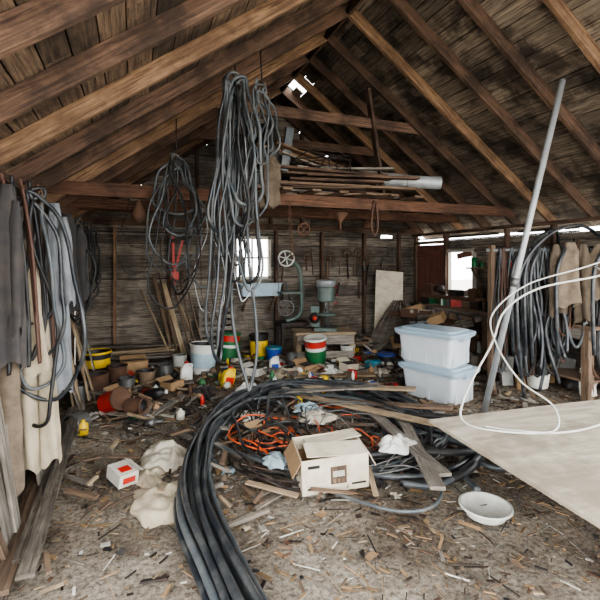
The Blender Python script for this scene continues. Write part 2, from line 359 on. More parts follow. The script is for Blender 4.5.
# ------------------------------------------------------------------ totes
def tote(z,yaw,dx=0,dy=0,name='storage_tote'):
    mb=MB(name); Mx=T(3.33+dx,4.16+dy,z,0,0,yaw); w,d,h=.72,.47,.38
    prof=[(w-.1,d-.08,0),(w-.08,d-.06,.02),(w-.02,d-.01,h-.07),(w+.01,d+.02,h-.065),(w+.01,d+.02,h-.03),(w,d,h-.03)]
    mb.rings('tote',[rrect(a,b,.05,c,Mx) for a,b,c in prof],tint=1,smooth=False)
    for sx in (-1,1):
        for k in (-.15,.15): mb.box('tote',Mx@T(sx*(w/2-.035),k,h*.42),(.03,.05,h*.7),.95)
        mb.box('ltblue',Mx@T(sx*(w/2+.03),0,h-.05),(.04,.14,.05),1)
    for sy in (-1,1):
        for k in (-.22,0,.22): mb.box('tote',Mx@T(k,sy*(d/2-.033),h*.42),(.05,.03,h*.7),.95)
    lp=[(w+.05,d+.05,h-.05),(w+.07,d+.07,h-.02),(w+.07,d+.07,h),(w+.02,d+.02,h+.012),(w-.04,d-.04,h+.005),(w-.06,d-.06,h+.025),(w-.1,d-.1,h+.028)]
    mb.rings('ltblue',[rrect(a,b,.05,c,Mx) for a,b,c in lp],tint=1,smooth=False)
    mb.done()
tote(.015,1.876); tote(.425,1.93,-.03,.03)
# ------------------------------------------------------------------ plywood table
mb=MB('plywood_table'); Mx=T(3.06,1.56,.5,0,0,-.08)
mb.box('ply',Mx,(2.44,1.65,.02),1)
for sx in (-.3,.8):
    mb.box('gray',Mx@T(sx,0,-.05),(.09,1.0,.08))
    for sy in (-.42,.42):
        for q in (-1,1): mb.plank('gray',Mx@V((sx+q*.02,sy,-.06)),Mx@V((sx+q*.16,sy*1.1,-.49)),.09,.03,up=(0,1,0))
mb.done()
mb=MB('clear_vinyl_hose')
mb.tube('clear',crom([(3.6,2.5,1.56),(3.32,2.26,1.5),(2.89,2.43,1.40),(2.64,2.52,1.23),(2.49,2.5,.99),(2.25,2.46,.72),(2.08,2.35,.53),(2.2,2.1,.522),(2.6,1.95,.522),(3.1,2.0,.522)],9),.0075,8)
mb.tube('clear',crom([(3.9,2.6,1.62),(3.3,2.4,1.55),(2.9,2.55,1.42),(2.6,2.6,1.2),(2.5,2.47,1.0),(2.5,2.26,.78),(2.56,2.05,.66),(2.45,1.95,.55),(2.27,2.1,.522),(2.15,2.22,.522)],9),.006,8)
mb.done()
mb=MB('conduit_pole'); mb.cyl('galv',(3.41,3.54,0),(3.889,3.01,3.37),.03,seg=16); mb.cyl('steel',(3.60,3.33,1.35),(3.612,3.317,1.44),.036,seg=16)
mb.done()
# ------------------------------------------------------------------ hanging hose bundles
RT_=V((.934,-.358,0)); FW=V((.358,.934,0))
def hangloops(name,top,specs,hook=None):
    mb=MB(name); top=V(top)
    for (mat,w,h,r,dx,yaw) in specs:
        ax=(RT_*math.cos(yaw)+FW*math.sin(yaw)); ph=U(0,6); pts=[]; n=18; pt=U(.85,1.2); t0=V((U(-.05,.05),U(-.04,.04),U(-.14,.02)))
        for k in range(n):
            t=2*PI*k/n; sw=math.sin(t)*(w/2)*(1-.6*math.cos(t))**pt
            p=top+t0+RT_*dx*(.2+.8*(1-math.cos(t))/2)+ax*sw+V((0,0,-h*(1-math.cos(t))/2))+FW*(.04*math.sin(3*t+ph))
            p+=RT_*(.03*math.sin(2*t+ph)+.02*math.sin(5*t+ph*2)); pts.append(p)
        mb.tube(mat,crom(pts,4,True),r,8,True,tint=U(.8,1.3))
    if hook:
        mb.tube('iron',[top+V((0,0,-.06)),V(hook)],.008,6)
        mb.tube('burlap',[top+V((-.03,0,-.1)),top+V((.03,.0,-.02)),top+V((.04,.0,-.12)),top+V((-.04,0,-.14))],.012,6,True)
    mb.done()
sp=[]
for i in range(11): sp.append((random.choice(['darkrub','grayhose','blackhose','grayhose']),U(.06,.3),U(1.0,2.0),U(.010,.016),U(-.22,.16),U(-.6,.6)))
sp+= [('grayhose',.18,2.8,.015,.1,0),('blackhose',.14,2.6,.015,-.12,.3),('grayhose',.12,2.4,.014,-.2,-.4),('grayhose',.34,1.2,.018,.08,.1),('iron',.1,2.3,.006,-.12,0),('galv',.2,2.0,.005,.08,0)]
hangloops('hanging_hose_bundle',(.88,3.97,3.34),sp,(.88,3.97,3.46))
hangloops('hanging_hose_bundle',(1.12,3.9,3.3),[('grayhose',U(.08,.18),U(.5,1.5),U(.008,.014),U(-.05,.1),U(-.5,.5)) for i in range(5)],(1.12,3.97,3.62))
sp=[(random.choice(['darkrub','iron','grayhose','grayhose']),U(.2,.45),U(.8,1.6),U(.006,.013),U(-.12,.16),U(-.7,.7)) for i in range(8)]
sp+=[('grayhose',.42,.75,.013,.0,0),('grayhose',.36,.6,.013,.05,.2)]
hangloops('hanging_cable_bundle',(.42,4.75,2.72),sp,(.42,4.75,3.12))
hangloops('hanging_wire_loop',(.75,5.02,2.3),[('galv',.26,1.15,.005,.05,.1),('grayhose',.3,.9,.012,0,.3),('iron',.2,1.2,.005,.1,0)],(.75,5.02,2.42))
hangloops('hanging_cable_bundle',(1.08,4.95,2.45),[('darkrub',.22,.9,.012,.0,.2),('grayhose',.16,1.2,.012,.0,.1),('iron',.26,.7,.006,.0,.5)],(1.08,5.0,2.45))
hangloops('hanging_wire_loop',(0.0,5.02,2.4),[('iron',.3,.5,.004,.0,.1),('iron',.25,.9,.004,.05,.3)],(0.0,5.02,2.42))
hangloops('black_cable_coil',(-.57,6.1,2.1),[('darkrub',U(.18,.26),U(.5,.9),.012,U(-.02,.03),U(.0,.6)) for i in range(7)],(-.78,6.1,2.14))
hangloops('black_cable_coil',(-.57,5.3,2.1),[('darkrub',U(.14,.24),U(.7,1.2),.012,U(-.02,.03),U(.0,.6)) for i in range(5)],(-.78,5.3,2.14))
hangloops('garden_hose_loops',(-.6,3.3,2.1),[('blackhose',.42,1.38,.014,.1,.1),('grayhose',.3,1.25,.012,.05,.2),('blackhose',.24,1.1,.013,.03,.4),('darkrub',.2,1.5,.012,0.03,.0),('darkrub',.2,.9,.013,.0,.2)],(-.8,3.3,2.12))
# ------------------------------------------------------------------ garments
def garment(mb,mat,x,y,zt,zb,w0,w1,dep,yaw,folds=6,lean=(0,0),tint=1,n=18,seg=32,closebot=False,fd=.16):
    ph=U(0,6); rs=[]
    for i in range(n+1):
        t=i/n; z=zt+(zb-zt)*t; w=(w0+(w1-w0)*t)*(min(1,.45+3*t) ); dd=dep*(min(1,.4+3*t))
        ring=[]
        for j in range(seg):
            a=2*PI*j/seg; f=1+fd*math.sin(folds*a+ph+1.5*math.sin(t*3))*(.3+t)+.2*fd*noise.noise(V((math.cos(a)*1.5,math.sin(a)*1.5,t*6+ph)))*3
            px,py=math.cos(a)*w/2*f,math.sin(a)*dd/2*f
            ring.append(V((x+lean[0]*t+px*math.cos(yaw)-py*math.sin(yaw),y+lean[1]*t+px*math.sin(yaw)+py*math.cos(yaw),z+.03*math.sin(3*a+ph)*t)))
        rs.append(ring)
    mb.rings(mat,rs,(True,closebot),tint=tint)
mb=MB('gray_raincoat'); garment(mb,'graycl',-.63,4.2,2.1,.5,.16,.27,.14,-.36,7); garment(mb,'graycl',-.55,4.12,1.98,1.25,.1,.1,.09,0,3,(.04,-.03)); mb.done()
mb=MB('khaki_coveralls'); garment(mb,'khaki',-.65,3.35,1.62,.85,.12,.22,.13,-.36,5,(.03,0)); garment(mb,'khaki',-.66,3.33,.95,.22,.1,.13,.11,0,4,(.02,0)); garment(mb,'khaki',-.55,3.33,.95,.26,.1,.12,.11,0,4,(.03,0)); mb.tube('khaki',[(-.65,3.35,1.6),(-.70,3.38,1.8),(-.76,3.4,1.95)],.01); mb.done()
mb=MB('work_jacket'); garment(mb,'darkcl',-.62,4.85,2.08,1.1,.2,.3,.16,-.3,5); garment(mb,'darkcl',-.5,4.8,1.95,1.2,.1,.1,.09,0,3,(.02,0)); mb.done()
mb=MB('work_jacket'); garment(mb,'darkcl',-.69,2.95,2.05,1.0,.14,.2,.12,-.3,5,tint=1.4); garment(mb,'darkcl',-.63,2.9,1.95,1.2,.07,.07,.06,0,3,tint=1.2); mb.done()
mb=MB('cloth_feed_bag'); garment(mb,'burlap',-.70,3.0,1.1,.25,.13,.17,.08,-.3,4,tint=1.1); mb.tube('cream',[(-.7,3.0,1.1),(-.74,3.0,1.4)],.01); mb.done()
mb=MB('leather_harness_strap')
for k in range(6):
    x,y=-.7+.03*k,2.95+.09*k; mb.tube('leather' if k%2 else 'darkrub',crom([(x-.06,y,2.1),(x,y-.02,1.7),(x+.03,y,1.2),(x+U(-.05,.08),y-.03,.95),(x+.02,y,1.25),(x-.03,y+.02,1.8),(x-.06,y,2.08)],6,True),.012,6)
mb.tube('red',[(-.72,2.98,1.95),(-.70,2.95,1.6)],.012); mb.done()
mb=MB('leaning_scrap_boards')
for i in range(12):
    y=U(2.6,4.4); x=-.62+U(-.03,.08); h=U(.4,1.0)
    mb.plank(random.choice(['gray','gray','brown','wall']),(x,y,0.03),(-.76+U(0,.06),y+U(-.15,.15),h),U(.05,.1),.02,up=(1,0,.2))
for i in range(5): mb.plank(random.choice(['gray','brown','wall']),(-.68+.05*i,2.4+U(-.1,.2),.03+.02*i),(-.72+.05*i,4.6+U(-.3,.3),.04+.03*i),.08,.025,tint=.75)
mb.done()
mb=MB('leaning_scrap_boards')
for i in range(9):
    y=U(4.8,6.4); mb.plank(random.choice(['gray','brown','tan','wall']),(-.5+U(-.08,.1),y,0.03),(-.76,y+U(-.2,.2),U(.6,1.7)),U(.05,.1),.02,up=(1,0,.2))
mb.done()
# ------------------------------------------------------------------ buckets & cans
def bucket(name,x,y,r,h,mat,z=0,rim=None,bands=(),handle=True,tilt=(0,0,0),taper=.85,lid=None,inner='black'):
    mb=MB(name); Mx=T(x,y,z,*tilt); rb=r*taper
    def rr(z_): return rb+(r-rb)*z_/h
    cuts=[0]+sorted(set([b[0]*h for b in bands]+[b[1]*h for b in bands]))+[h]
    for a,b in zip(cuts,cuts[1:]):
        if b-a<1e-4: continue
        m=mat
        for b0,b1,bm in bands:
            if b0*h-1e-4<=a and b<=b1*h+1e-4: m=bm
        mb.lathe(m,[(rr(a),a),(rr(b),b)],Mx)
    mb.lathe(mat,[(.001,0.002),(rb,.002)],Mx)
    rm=rim or mat
    mb.lathe(rm,[(r,h*.93),(r+.008,h*.93),(r+.008,h*.97),(r,h*.97)],Mx)
    mb.lathe(rm,[(r,h-.012),(r+.01,h-.012),(r+.01,h),(r-.006,h),(r-.01,h-.03)],Mx)
    if lid: mb.lathe(lid,[(r+.012,h-.02),(r+.012,h+.006),(r-.01,h+.01),(r-.02,h+.002),(.001,h+.002)],Mx)
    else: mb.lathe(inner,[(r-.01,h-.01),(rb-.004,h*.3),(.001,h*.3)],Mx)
    if handle:
        pts=[Mx@V(((r+.01)*math.cos(a),-(r*.35)*math.sin(a),h*.9-(r*.95)*math.sin(a))) for a in [PI*k/12 for k in range(13)]]
        mb.tube('steel',pts,.003,5)
    mb.done()
bucket('oil_pail',2.62,6.12,.17,.45,'green',bands=((.0,.6,'green'),(.6,.72,'white'),(.72,1,'red')),tilt=(.05,-.12,.4),lid='white')
bucket('oil_pail',1.42,6.95,.17,.45,'green',bands=((.5,.6,'white'),(.72,.95,'red')),tilt=(.0,.1,.4),lid='green')
bucket('yellow_bucket',1.95,7.0,.16,.4,'yellow',rim='black',bands=((.75,1,'black'),))
bucket('white_tub',.93,6.38,.2,.42,'white',tilt=(0,.06,0),bands=((.2,.7,'paleblue'),))
bucket('blue_bucket',2.12,6.72,.13,.22,'blue',lid='cyan')
bucket('black_bucket',-.48,6.55,.19,.38,'black',bands=((.45,.75,'yellow'),),rim='yellow')
bucket('rusty_can',-.42,5.85,.13,.24,'rust',handle=False,taper=.98); bucket('rusty_can',-.6,5.55,.11,.2,'steel',handle=False,taper=.98)
bucket('rusty_can',-.2,6.1,.12,.26,'rust',handle=False,taper=.98); bucket('paint_can',-.08,5.7,.09,.19,'steel',taper=1)
bucket('red_fuel_can',-.27,5.0,.11,.24,'red',z=.11,tilt=(1.2,.3,.6),lid='rust',taper=1)
bucket('rusty_can',-.05,4.85,.09,.18,'rust',handle=False,taper=1,z=.09,tilt=(1.5,0,1)); bucket('paint_can',-.45,4.6,.09,.18,'steel',taper=1,z=.09,tilt=(1.5,0,-.6))
bucket('brown_crock',.15,5.95,.12,.2,'brown',handle=False); bucket('paint_can',.4,6.2,.1,.2,'steel',taper=1)
bucket('white_basin',2.06,2.12,.15,.06,'white',z=.02,handle=False,taper=.8,inner='white')
bucket('green_bucket',1.55,7.2,.14,.3,'green'); bucket('white_bucket',3.25,6.3,.12,.25,'white'); bucket('blue_bucket',3.6,5.7,.13,.2,'black',lid='blue',handle=False)
bucket('paint_can',.65,6.75,.1,.2,'white',taper=1); bucket('paint_can',2.3,6.35,.09,.18,'steel',taper=1)
def jug(name,x,y,w,d,h,mat,cap,z=0,tilt=(0,0,0),label=None):
    mb=MB(name); Mx=T(x,y,z,*tilt)
    mb.rings(mat,[rrect(w*s,d*s,min(w,d)*s*.3,h*t,Mx) for s,t in ((.9,0),(1,.03),(1,.62),(.8,.76),(.4,.86),(.25,.9),(.25,.95))],smooth=True)
    mb.cyl(cap,Mx@V((0,0,h*.93)),Mx@V((0,0,h)),w*.17); 
    mb.tube(mat,crom([Mx@V((w*.12,0,h*.88)),Mx@V((w*.42,0,h*.86)),Mx@V((w*.46,0,h*.66))],5),w*.07)
    if label: mb.box(label,Mx@T(0,-d*.5,h*.35),(w*.7,.006,h*.35),1)
    mb.done()
jug('antifreeze_jug',1.1,5.5,.17,.1,.27,'yellow','red',label='red',tilt=(.1,.2,.3)); jug('plastic_jug',1.9,6.0,.15,.1,.25,'white','blue',label='blue')
jug('plastic_jug',3.3,5.75,.16,.12,.28,'cyan','white',z=.06,tilt=(1.4,0,.5)); jug('plastic_jug',.15,5.35,.15,.1,.25,'black','white',z=.06,tilt=(1.4,0,1)); jug('plastic_jug',.65,5.9,.16,.11,.28,'white','red')
jug('plastic_jug',2.2,5.85,.15,.1,.24,'white','green',z=.06,tilt=(1.5,0,.2),label='green')
# ------------------------------------------------------------------ work stand and drill press
mb=MB('wooden_stand'); Mx=T(2.92,6.55,0,0,0,-.25)
for k in range(4): mb.box('tan',Mx@T(0,-.22+.15*k,.46),(.98,.14,.035))
for sx in (-.43,.43):
    for sy in (-.22,.22): mb.box('tan',Mx@T(sx,sy,.22),(.08,.08,.44))
mb.box('gray',Mx@T(0,-.27,.36),(.9,.025,.14)); mb.box('gray',Mx@T(0,-.27,.13),(.9,.025,.1)); mb.done()
def wheel(mb,mat,c,r,nrm,tr=.015,sp=6):
    nrm=V(nrm).normalized(); u=nrm.orthogonal().normalized(); v=nrm.cross(u); c=V(c)
    mb.tube(mat,[c+(u*math.cos(t)+v*math.sin(t))*r for t in [2*PI*k/28 for k in range(28)]],tr,8,True)
    for k in range(sp):
        a=2*PI*k/sp; mb.tube(mat,[c,c+(u*math.cos(a)+v*math.sin(a))*r],tr*.7,6)
    if sp: mb.cyl(mat,c-nrm*.03,c+nrm*.03,r*.2)
mb=MB('drill_press'); Mx=T(2.98,6.55,.48,0,0,-.5)
mb.box('machine',Mx@T(0,0,.025),(.36,.42,.05),1); mb.cyl('steel',Mx@V((0,.1,.04)),Mx@V((0,.1,.8)),.045)
mb.cyl('machine',Mx@V((0,-.06,.24)),Mx@V((0,-.06,.28)),.16); mb.box('machine',Mx@T(0,.04,.26),(.09,.16,.09),1)
mb.box('machine',Mx@T(-.18,.05,.22),(.14,.2,.34),1); mb.cyl('iron',Mx@V((-.18,-.06,.2)),Mx@V((-.18,-.12,.2)),.09); mb.cyl('red',Mx@V((-.18,-.12,.2)),Mx@V((-.18,-.13,.2)),.035)
mb.rings('machine',[rrect(.26,.42,.07,z,Mx@T(0,-.02,0)) for z in (.48,.5,.68,.72)],tint=1); mb.rings('galv',[rrect(.3,.5,.1,z,Mx@T(0,0,0)) for z in (.72,.8,.82)],tint=.8)
mb.cyl('iron',Mx@V((0,.22,.45)),Mx@V((0,.22,.7)),.09); mb.cyl('steel',Mx@V((0,-.14,.36)),Mx@V((0,-.14,.5)),.025,.035); mb.cyl('iron',Mx@V((0,-.14,.28)),Mx@V((0,-.14,.36)),.006)
for k in range(3):
    a=k*2.09; p=Mx@V((.15,-.1,.58)); q=Mx@V((.16,-.1+.15*math.cos(a),.58+.15*math.sin(a))); mb.tube('steel',[p,q],.007); mb.cyl('red',q,q+V((.02,.0,0)),.018)
mb.done()
mb=MB('bandsaw'); fx,fy=2.42,6.98
mb.bx('iron',(fx+.12,fy+.02,.55),(.5,.35,.06)); 
for sx in (-.1,.3):
    for sy in (-.13,.15): mb.bx('iron',(fx+sx,fy+sy,.26),(.05,.05,.52))
mb.tube('machine',crom([(fx+.02,fy+.05,.58),(fx+.28,fy+.05,.7),(fx+.3,fy+.05,1.1),(fx+.25,fy+.05,1.5),(fx,fy+.05,1.66)],6),.04)
wheel(mb,'white',(fx-.0,fy-.02,1.66),.13,(.358,.934,0)); wheel(mb,'steel',(fx,fy-.02,.82),.13,(.358,.934,0))
mb.bx('machine',(fx+.05,fy-.02,1.08),(.34,.3,.03)); mb.tube('steel',[(fx-.13,fy-.0,.82),(fx-.13,fy,1.66)],.006)
mb.done()
mb=MB('pale_blue_tray')
mb.rings('paleblue',[rrect(a,b,.03,c,T(2.03,7.26,1.02)) for a,b,c in ((.66,.3,0),(.72,.34,.2),(.75,.37,.2),(.75,.37,.21),(.7,.32,.2),(.66,.3,.03))],(True,True),smooth=False)
for X in (1.78,2.28): mb.plank('brown',(X,7.46,1.0),(X,7.12,1.0),.04,.03); mb.plank('brown',(X,7.45,.75),(X,7.15,1.0),.04,.03)
mb.done()
mb=MB('high_lift_jack'); mb.plank('red',(.62,7.38,1.2),(.60,7.4,2.02),.04,.025,up=(0,1,0)); mb.plank('red',(.6,7.33,1.35),(.75,7.33,1.95),.03,.03,up=(0,1,0)); mb.bx('red',(.62,7.34,1.38),(.13,.1,.12)); mb.bx('iron',(.6,7.34,1.95),(.12,.06,.05)); mb.bx('iron',(.62,7.36,1.2),(.14,.1,.03)); mb.done()
mb=MB('long_handled_tools')
for i in range(8):
    x=.35+.07*i; x2=x-.3+U(-.1,.15); mb.tube('brown' if i%3 else 'tan',[(x+.25,6.95+U(-.1,.1),0),(x2+.15,7.38,U(1.1,1.45))],.016,8)
mb.plank('tan',(.78,6.95,0),(.45,7.4,1.25),.09,.02); mb.plank('brown',(.6,6.95,0),(.3,7.4,1.35),.06,.03); mb.done()
mb=MB('slatted_crate'); Mx=T(1.3,7.15,0,-.12,0,-.1)
for k in range(8): mb.box('gray',Mx@T(0,0,.1+.1*k),(.62,.02,.065))
for sx in (-.28,0,.28): mb.box('gray',Mx@T(sx,.03,.42),(.05,.04,.84))
mb.done()
mb=MB('spare_boards_stack')
for i in range(9): mb.plank(random.choice(['gray','gray','tan','wall']),(-.55+U(-.1,.1),7.1+U(-.25,.2),.03+.035*i),(.45+U(-.15,.3),7.05+U(-.2,.2),.03+.035*i),.13,.025)
mb.done()
mb=MB('leaning_white_panel'); mb.plank('cardw',(4.4,6.9,0.3),(4.62,7.2,1.42),.52,.02,up=(-.4,-1,0.3)); mb.plank('gray',(4.3,6.85,.0),(4.5,7.1,.9),.4,.02,up=(-.5,-1,.3)); mb.done()
mb=MB('corrugated_rusty_sheet')
def cf(u,v):
    p=V((3.75,6.62,.18))*(1-u)+V((4.75,6.2,.28))*u; q=V((4.55,6.98,.88)); e=p*(1-v)+(q+V((.25*u,-.1*u,0)))*v; return e+V((-.3,-.5,.3)).normalized()*.015*math.sin(u*40)
mb.grid('wall',cf,80,6,tint=.8); mb.done()
mb=MB('firewood_offcut_pile')
for i in range(30):
    x,y=U(3.7,4.9),U(6.2,7.1); a=U(0,3); mb.plank(random.choice(['gray','brown','wall']),(x,y,U(.03,.3)),(x+.5*math.cos(a),y+.3*math.sin(a)*.5,U(.03,.3)),U(.05,.12),U(.02,.06))
mb.done()
# ------------------------------------------------------------------ right workbench
mb=MB('workbench')
for k in range(4): mb.bx('brown',(4.82+.17*k,4.9,.86),(.165,3.2,.04))
for Y in (3.4,4.9,6.4):
    for X in (4.78,5.3): mb.bx('brown',(X,Y,.42),(.09,.09,.84))
mb.bx('gray',(4.76,4.9,.78),(.03,3.2,.12)); mb.bx('brown',(5.05,4.9,.25),(.6,3.1,.03)); mb.done()
mb=MB('bench_clutter')
for i in range(90):
    x,y=U(4.85,5.3),U(3.4,6.4); k=random.choice('bbccpt')
    m=random.choice(['rust','iron','card','steel','brown','black','white','green','red','blue','gray','rust','brown'])
    if k=='b': mb.bx(m,(x,y,.88+.05),(U(.05,.2),U(.05,.25),U(.04,.18)),(0,0,U(0,3)))
    elif k=='c': h=U(.08,.2); r=U(.03,.08); mb.lathe(m,[(r,0),(r,h),(r-.005,h),(r-.005,h*.4),(.001,h*.4)],T(x,y,.88)); 
    elif k=='p': a=U(0,3); mb.tube(m,[(x,y,.91),(x+.2*math.cos(a)*.5,y+.3*math.sin(a),.93)],U(.01,.03))
    else: mb.plank('brown',(x,y,U(.9,1.05)),(x+U(-.1,.1),y+U(-.4,.4),U(.9,1.05)),.07,.03)
mb.done()
mb=MB('underbench_clutter')
for i in range(46):
    x,y=U(4.5,5.2),U(3.3,6.3); m=random.choice(['rust','iron','card','steel','brown','white','gray','black','rust'])
    if R()<.5: mb.bx(m,(x,y,U(.08,.4)),(U(.1,.3),U(.1,.3),U(.1,.25)),(U(-.2,.2),U(-.2,.2),U(0,3)))
    else: h=U(.1,.3); r=U(.06,.13); mb.lathe(m,[(r*.9,0),(r,h),(r-.008,h),(r-.01,h*.3),(.001,h*.3)],T(x,y,U(0,.1),U(-.2,.2),U(-.2,.2),0))
mb.done()
mb=MB('rusty_wood_lathe')
mb.plank('rust',(4.75,6.35,1.02),(4.95,5.15,1.02),.12,.06); mb.plank('iron',(4.78,6.35,.93),(4.82,6.2,.93),.16,.12); mb.plank('iron',(4.9,5.3,.93),(4.93,5.15,.93),.16,.12)
mb.bx('rust',(4.8,6.2,1.13),(.14,.24,.18)); mb.cyl('iron',(4.83,6.1,1.15),(4.86,5.95,1.15),.06); mb.bx('rust',(4.93,5.3,1.11),(.1,.16,.16)); wheel(mb,'rust',(4.95,5.2,1.13),.07,(.1,-1,0),.008,4); mb.bx('iron',(4.88,5.65,1.1),(.14,.2,.1)); mb.done()
mb=MB('junk_heap') 
for i in range(60): 
    x,y=U(4.1,4.7),U(4.9,6.3); mb.bx(random.choice(['brown','rust','card','iron','gray','wall','rust','iron']),(x,y,U(.08,.8)),(U(.08,.4),U(.08,.3),U(.03,.14)),(U(-.4,.4),U(-.4,.4),U(0,3)))
for i in range(14):
    x,y=U(4.05,4.6),U(4.9,6.1); a=U(0,3); mb.tube(random.choice(['rust','iron','blackhose','galv']),[(x,y,U(.5,.9)),(x+.4*math.cos(a),y+.4*math.sin(a),U(.3,.95))],U(.01,.03))
mb.done()
mb=MB('hanging_rail'); mb.tube('galv',[(3.95,4.05,1.74),(5.38,2.95,1.74)],.02); mb.plank('brown',(4.0,4.02,0),(4.0,4.02,1.8),.06,.06,up=(0,1,0)); mb.plank('brown',(5.36,2.98,0),(5.36,2.98,2.1),.05,.05,up=(0,1,0)); mb.done()
def railp(t): return V((3.95+1.35*t,4.05-1.04*t,1.74))
mb=MB('hanging_belts_and_hoses')
for i in range(50):
    t=U(.03,.95); p=railp(t); h=U(.7,1.5); w=U(.02,.1); d_=V((.79,-.61,0)); n_=V((-.61,-.79,0))*U(-.03,.05)
    m=random.choice(['darkrub','darkrub','blackhose','grayhose','leather','black','rust'])
    pts=[p+n_+V((0,0,.03)),p+n_-d_*w*.4+V((0,0,-h*.3)),p+n_-d_*w+V((0,0,-h*.8)),p+n_+V((0,0,-h)),p+n_+d_*w+V((0,0,-h*.8)),p+n_+d_*w*.4+V((0,0,-h*.3))]
    mb.tube(m,crom(pts,6,True),U(.009,.018),6,True,tint=U(.7,1.2))
mb.done()
mb=MB('hanging_burlap_sacks')
for t,zt,zb,w,m,tn in ((.42,1.8,1.0,.17,'burlap',.8),(.5,1.82,1.12,.26,'burlap',1.2),(.58,1.8,.95,.16,'burlap',.75),(.67,1.8,1.2,.24,'burlap',1.0),(.85,1.76,.9,.24,'darkcl',1)):
    p=railp(t)+V((-.06,-.08,0)); garment(mb,m,p.x,p.y,zt,zb,w*.8,w*.9,.12,-.66,4,tint=tn,fd=.35,lean=(U(-.06,.06),0))
mb.done()
mb=MB('hanging_black_hoses')
for i in range(9):
    t=U(.05,.5); p=railp(t); h=U(1.1,1.6); pts=[p+V((0,0,.03))]
    for k in range(1,6): pts.append(p+V((U(-.05,.05)-.02*k,U(-.05,.05)-.03*k,-h*k/5)))
    mb.tube('blackhose',crom(pts,6),.018,8)
    pts=[p+V((.0,0,.03)),p+V((-.1,-.1,.0)),p+V((-.22,-.1,-.25)),p+V((-.25,-.12,-.7)),p+V((-.2,-.1,-1.2))]
    if i%2: mb.tube('blackhose',crom(pts,6),.02,8)
for pts in ([(5.3,3.6,1.9),(4.8,3.5,2.02),(4.3,3.5,1.9),(4.0,3.6,1.5),(3.95,3.6,.9),(4.05,3.6,.1)],[(5.35,4.2,1.8),(4.9,3.9,2.0),(4.4,3.8,1.8),(4.2,3.7,1.3),(4.3,3.7,.4)],[(5.3,3.4,1.6),(4.9,3.2,1.8),(4.6,3.2,1.5),(4.6,3.2,.6)]):
    mb.tube('blackhose',crom(pts,8),.02,8)
mb.done()
# ------------------------------------------------------------------ loft storage
mb=MB('loft_lumber')
for i in range(30):
    z=2.45+.04*(i//3)+.01; x=U(1.5,2.1); y=5.05+U(-.15,1.2)
    mb.plank(random.choice(['gray','brown','rafterd','wall','brown']),(x-U(0,.9)*(i%2),y,z),(x+U(1.1,1.7),y+U(-.35,.15),z+U(-.07,.05)),U(.08,.16),.028)
for i in range(7): X=1.3+.36*i; mb.plank('brown',(X,4.7,2.45),(X+U(-.1,.1),6.9,2.45),.12,.025)
for i in range(9): mb.plank(random.choice(['gray','wall','rafter']),(U(1.1,1.7),4.9+U(0,.8),2.8+U(0,.3)),(U(3.0,3.9),4.85+U(0,.8),2.66+U(0,.2)),.1,.025)
mb.done()
tangle('loft_wire_tangle','iron',(2.2,5.3,2.75),.5,3,.007,.25)
mb=MB('stovepipe'); mb.cyl('galv',(3.1,5.15,2.72),(3.85,4.75,2.66),.085,seg=24,caps=(False,False)); mb.cyl('galv',(3.45,4.965,2.69),(3.47,4.955,2.689),.09,seg=24); mb.cyl('galv',(2.7,5.35,2.76),(3.2,5.1,2.72),.05); mb.done()
mb=MB('tar_paper_rolls')
for x,y,r,h,tl in ((1.45,5.2,.08,.6,.1),(1.64,5.15,.1,.6,-.1),(1.28,5.3,.07,.5,.2)): mb.cyl('black',(x,y,2.7),(x+tl,y,2.7+h),r,seg=16); 
mb.bx('grayhose',(1.78,5.1,3.0),(.1,.06,.55),(0,.15,0)); mb.done()
mb=MB('loft_burlap_sack'); garment(mb,'burlap',1.5,4.9,2.85,2.25,.24,.2,.1,-.36,4,closebot=True,fd=.25); mb.done()
mb=MB('cable_coil')
for i in range(6):
    mb.tube('grayhose',[(1.35+.2*math.cos(t)+.02*i,5.05+.2*math.sin(t)*.4,2.62+.03*i+.1*math.sin(t)) for t in [2*PI*k/24 for k in range(24)]],.014,7,True)
mb.done()
mb=MB('rusty_pulley'); wheel(mb,'rust',(1.95,4.95,2.0),.07,(.358,.934,0),.014,4); mb.tube('iron',[(1.95,4.95,2.0),(1.95,4.95,2.3)],.006); mb.done()
mb=MB('leather_strap'); mb.tube('leather',crom([(2.95,4.95,2.4),(2.9,4.95,2.1),(2.95,4.95,1.95),(3.0,4.95,2.1)],5,True),.014); mb.done()
mb=MB('tin_funnel'); mb.lathe('rust',[(.1,.12),(.015,0),(.012,-.1)],T(2.45,4.95,2.1)); mb.tube('iron',[(2.45,4.95,2.2),(2.45,4.95,2.3)],.004); mb.done()
mb=MB('tin_funnel'); mb.lathe('rust',[(.001,.14),(.05,.12),(.12,0),(.11,0)],T(3.4,5.9,2.12)); mb.tube('iron',[(3.4,6.18,2.3),(3.4,5.9,2.24)],.004); mb.done()
mb=MB('hanging_chain')
for i in range(14): wheel(mb,'rust',(1.75+.004*i,4.94,2.3-.05*i),.022,(1,0,0) if i%2 else (0,1,0),.006,0)
mb.done()
mb=MB('gourd_float'); mb.lathe('rust',[(.001,0),(.06,.03),(.08,.09),(.04,.17),(.015,.24)],T(.05,4.95,2.02)); mb.tube('iron',[(.05,4.95,2.25),(.05,4.97,2.3)],.004); mb.done()
mb=MB('hanging_hand_tools')
for i in range(30):
    x=U(2.5,4.9); z=U(1.2,2.0); mb.tube(random.choice(['iron','rust','steel','brown']),[(x,7.38,z),(x+U(-.1,.1),7.38,z-U(.15,.5))],U(.008,.02),6)
    if i%4==0: wheel(mb,'rust',(x,7.36,z),.08,(0,1,0),.01,0)
for i in range(12):
    y=U(3.2,5.7); z=U(1.3,1.95); mb.tube(random.choice(['iron','rust','steel','galv']),[(5.33,y,z),(5.33,y+U(-.1,.1),z-U(.15,.5))],U(.008,.02),6)
mb.done()
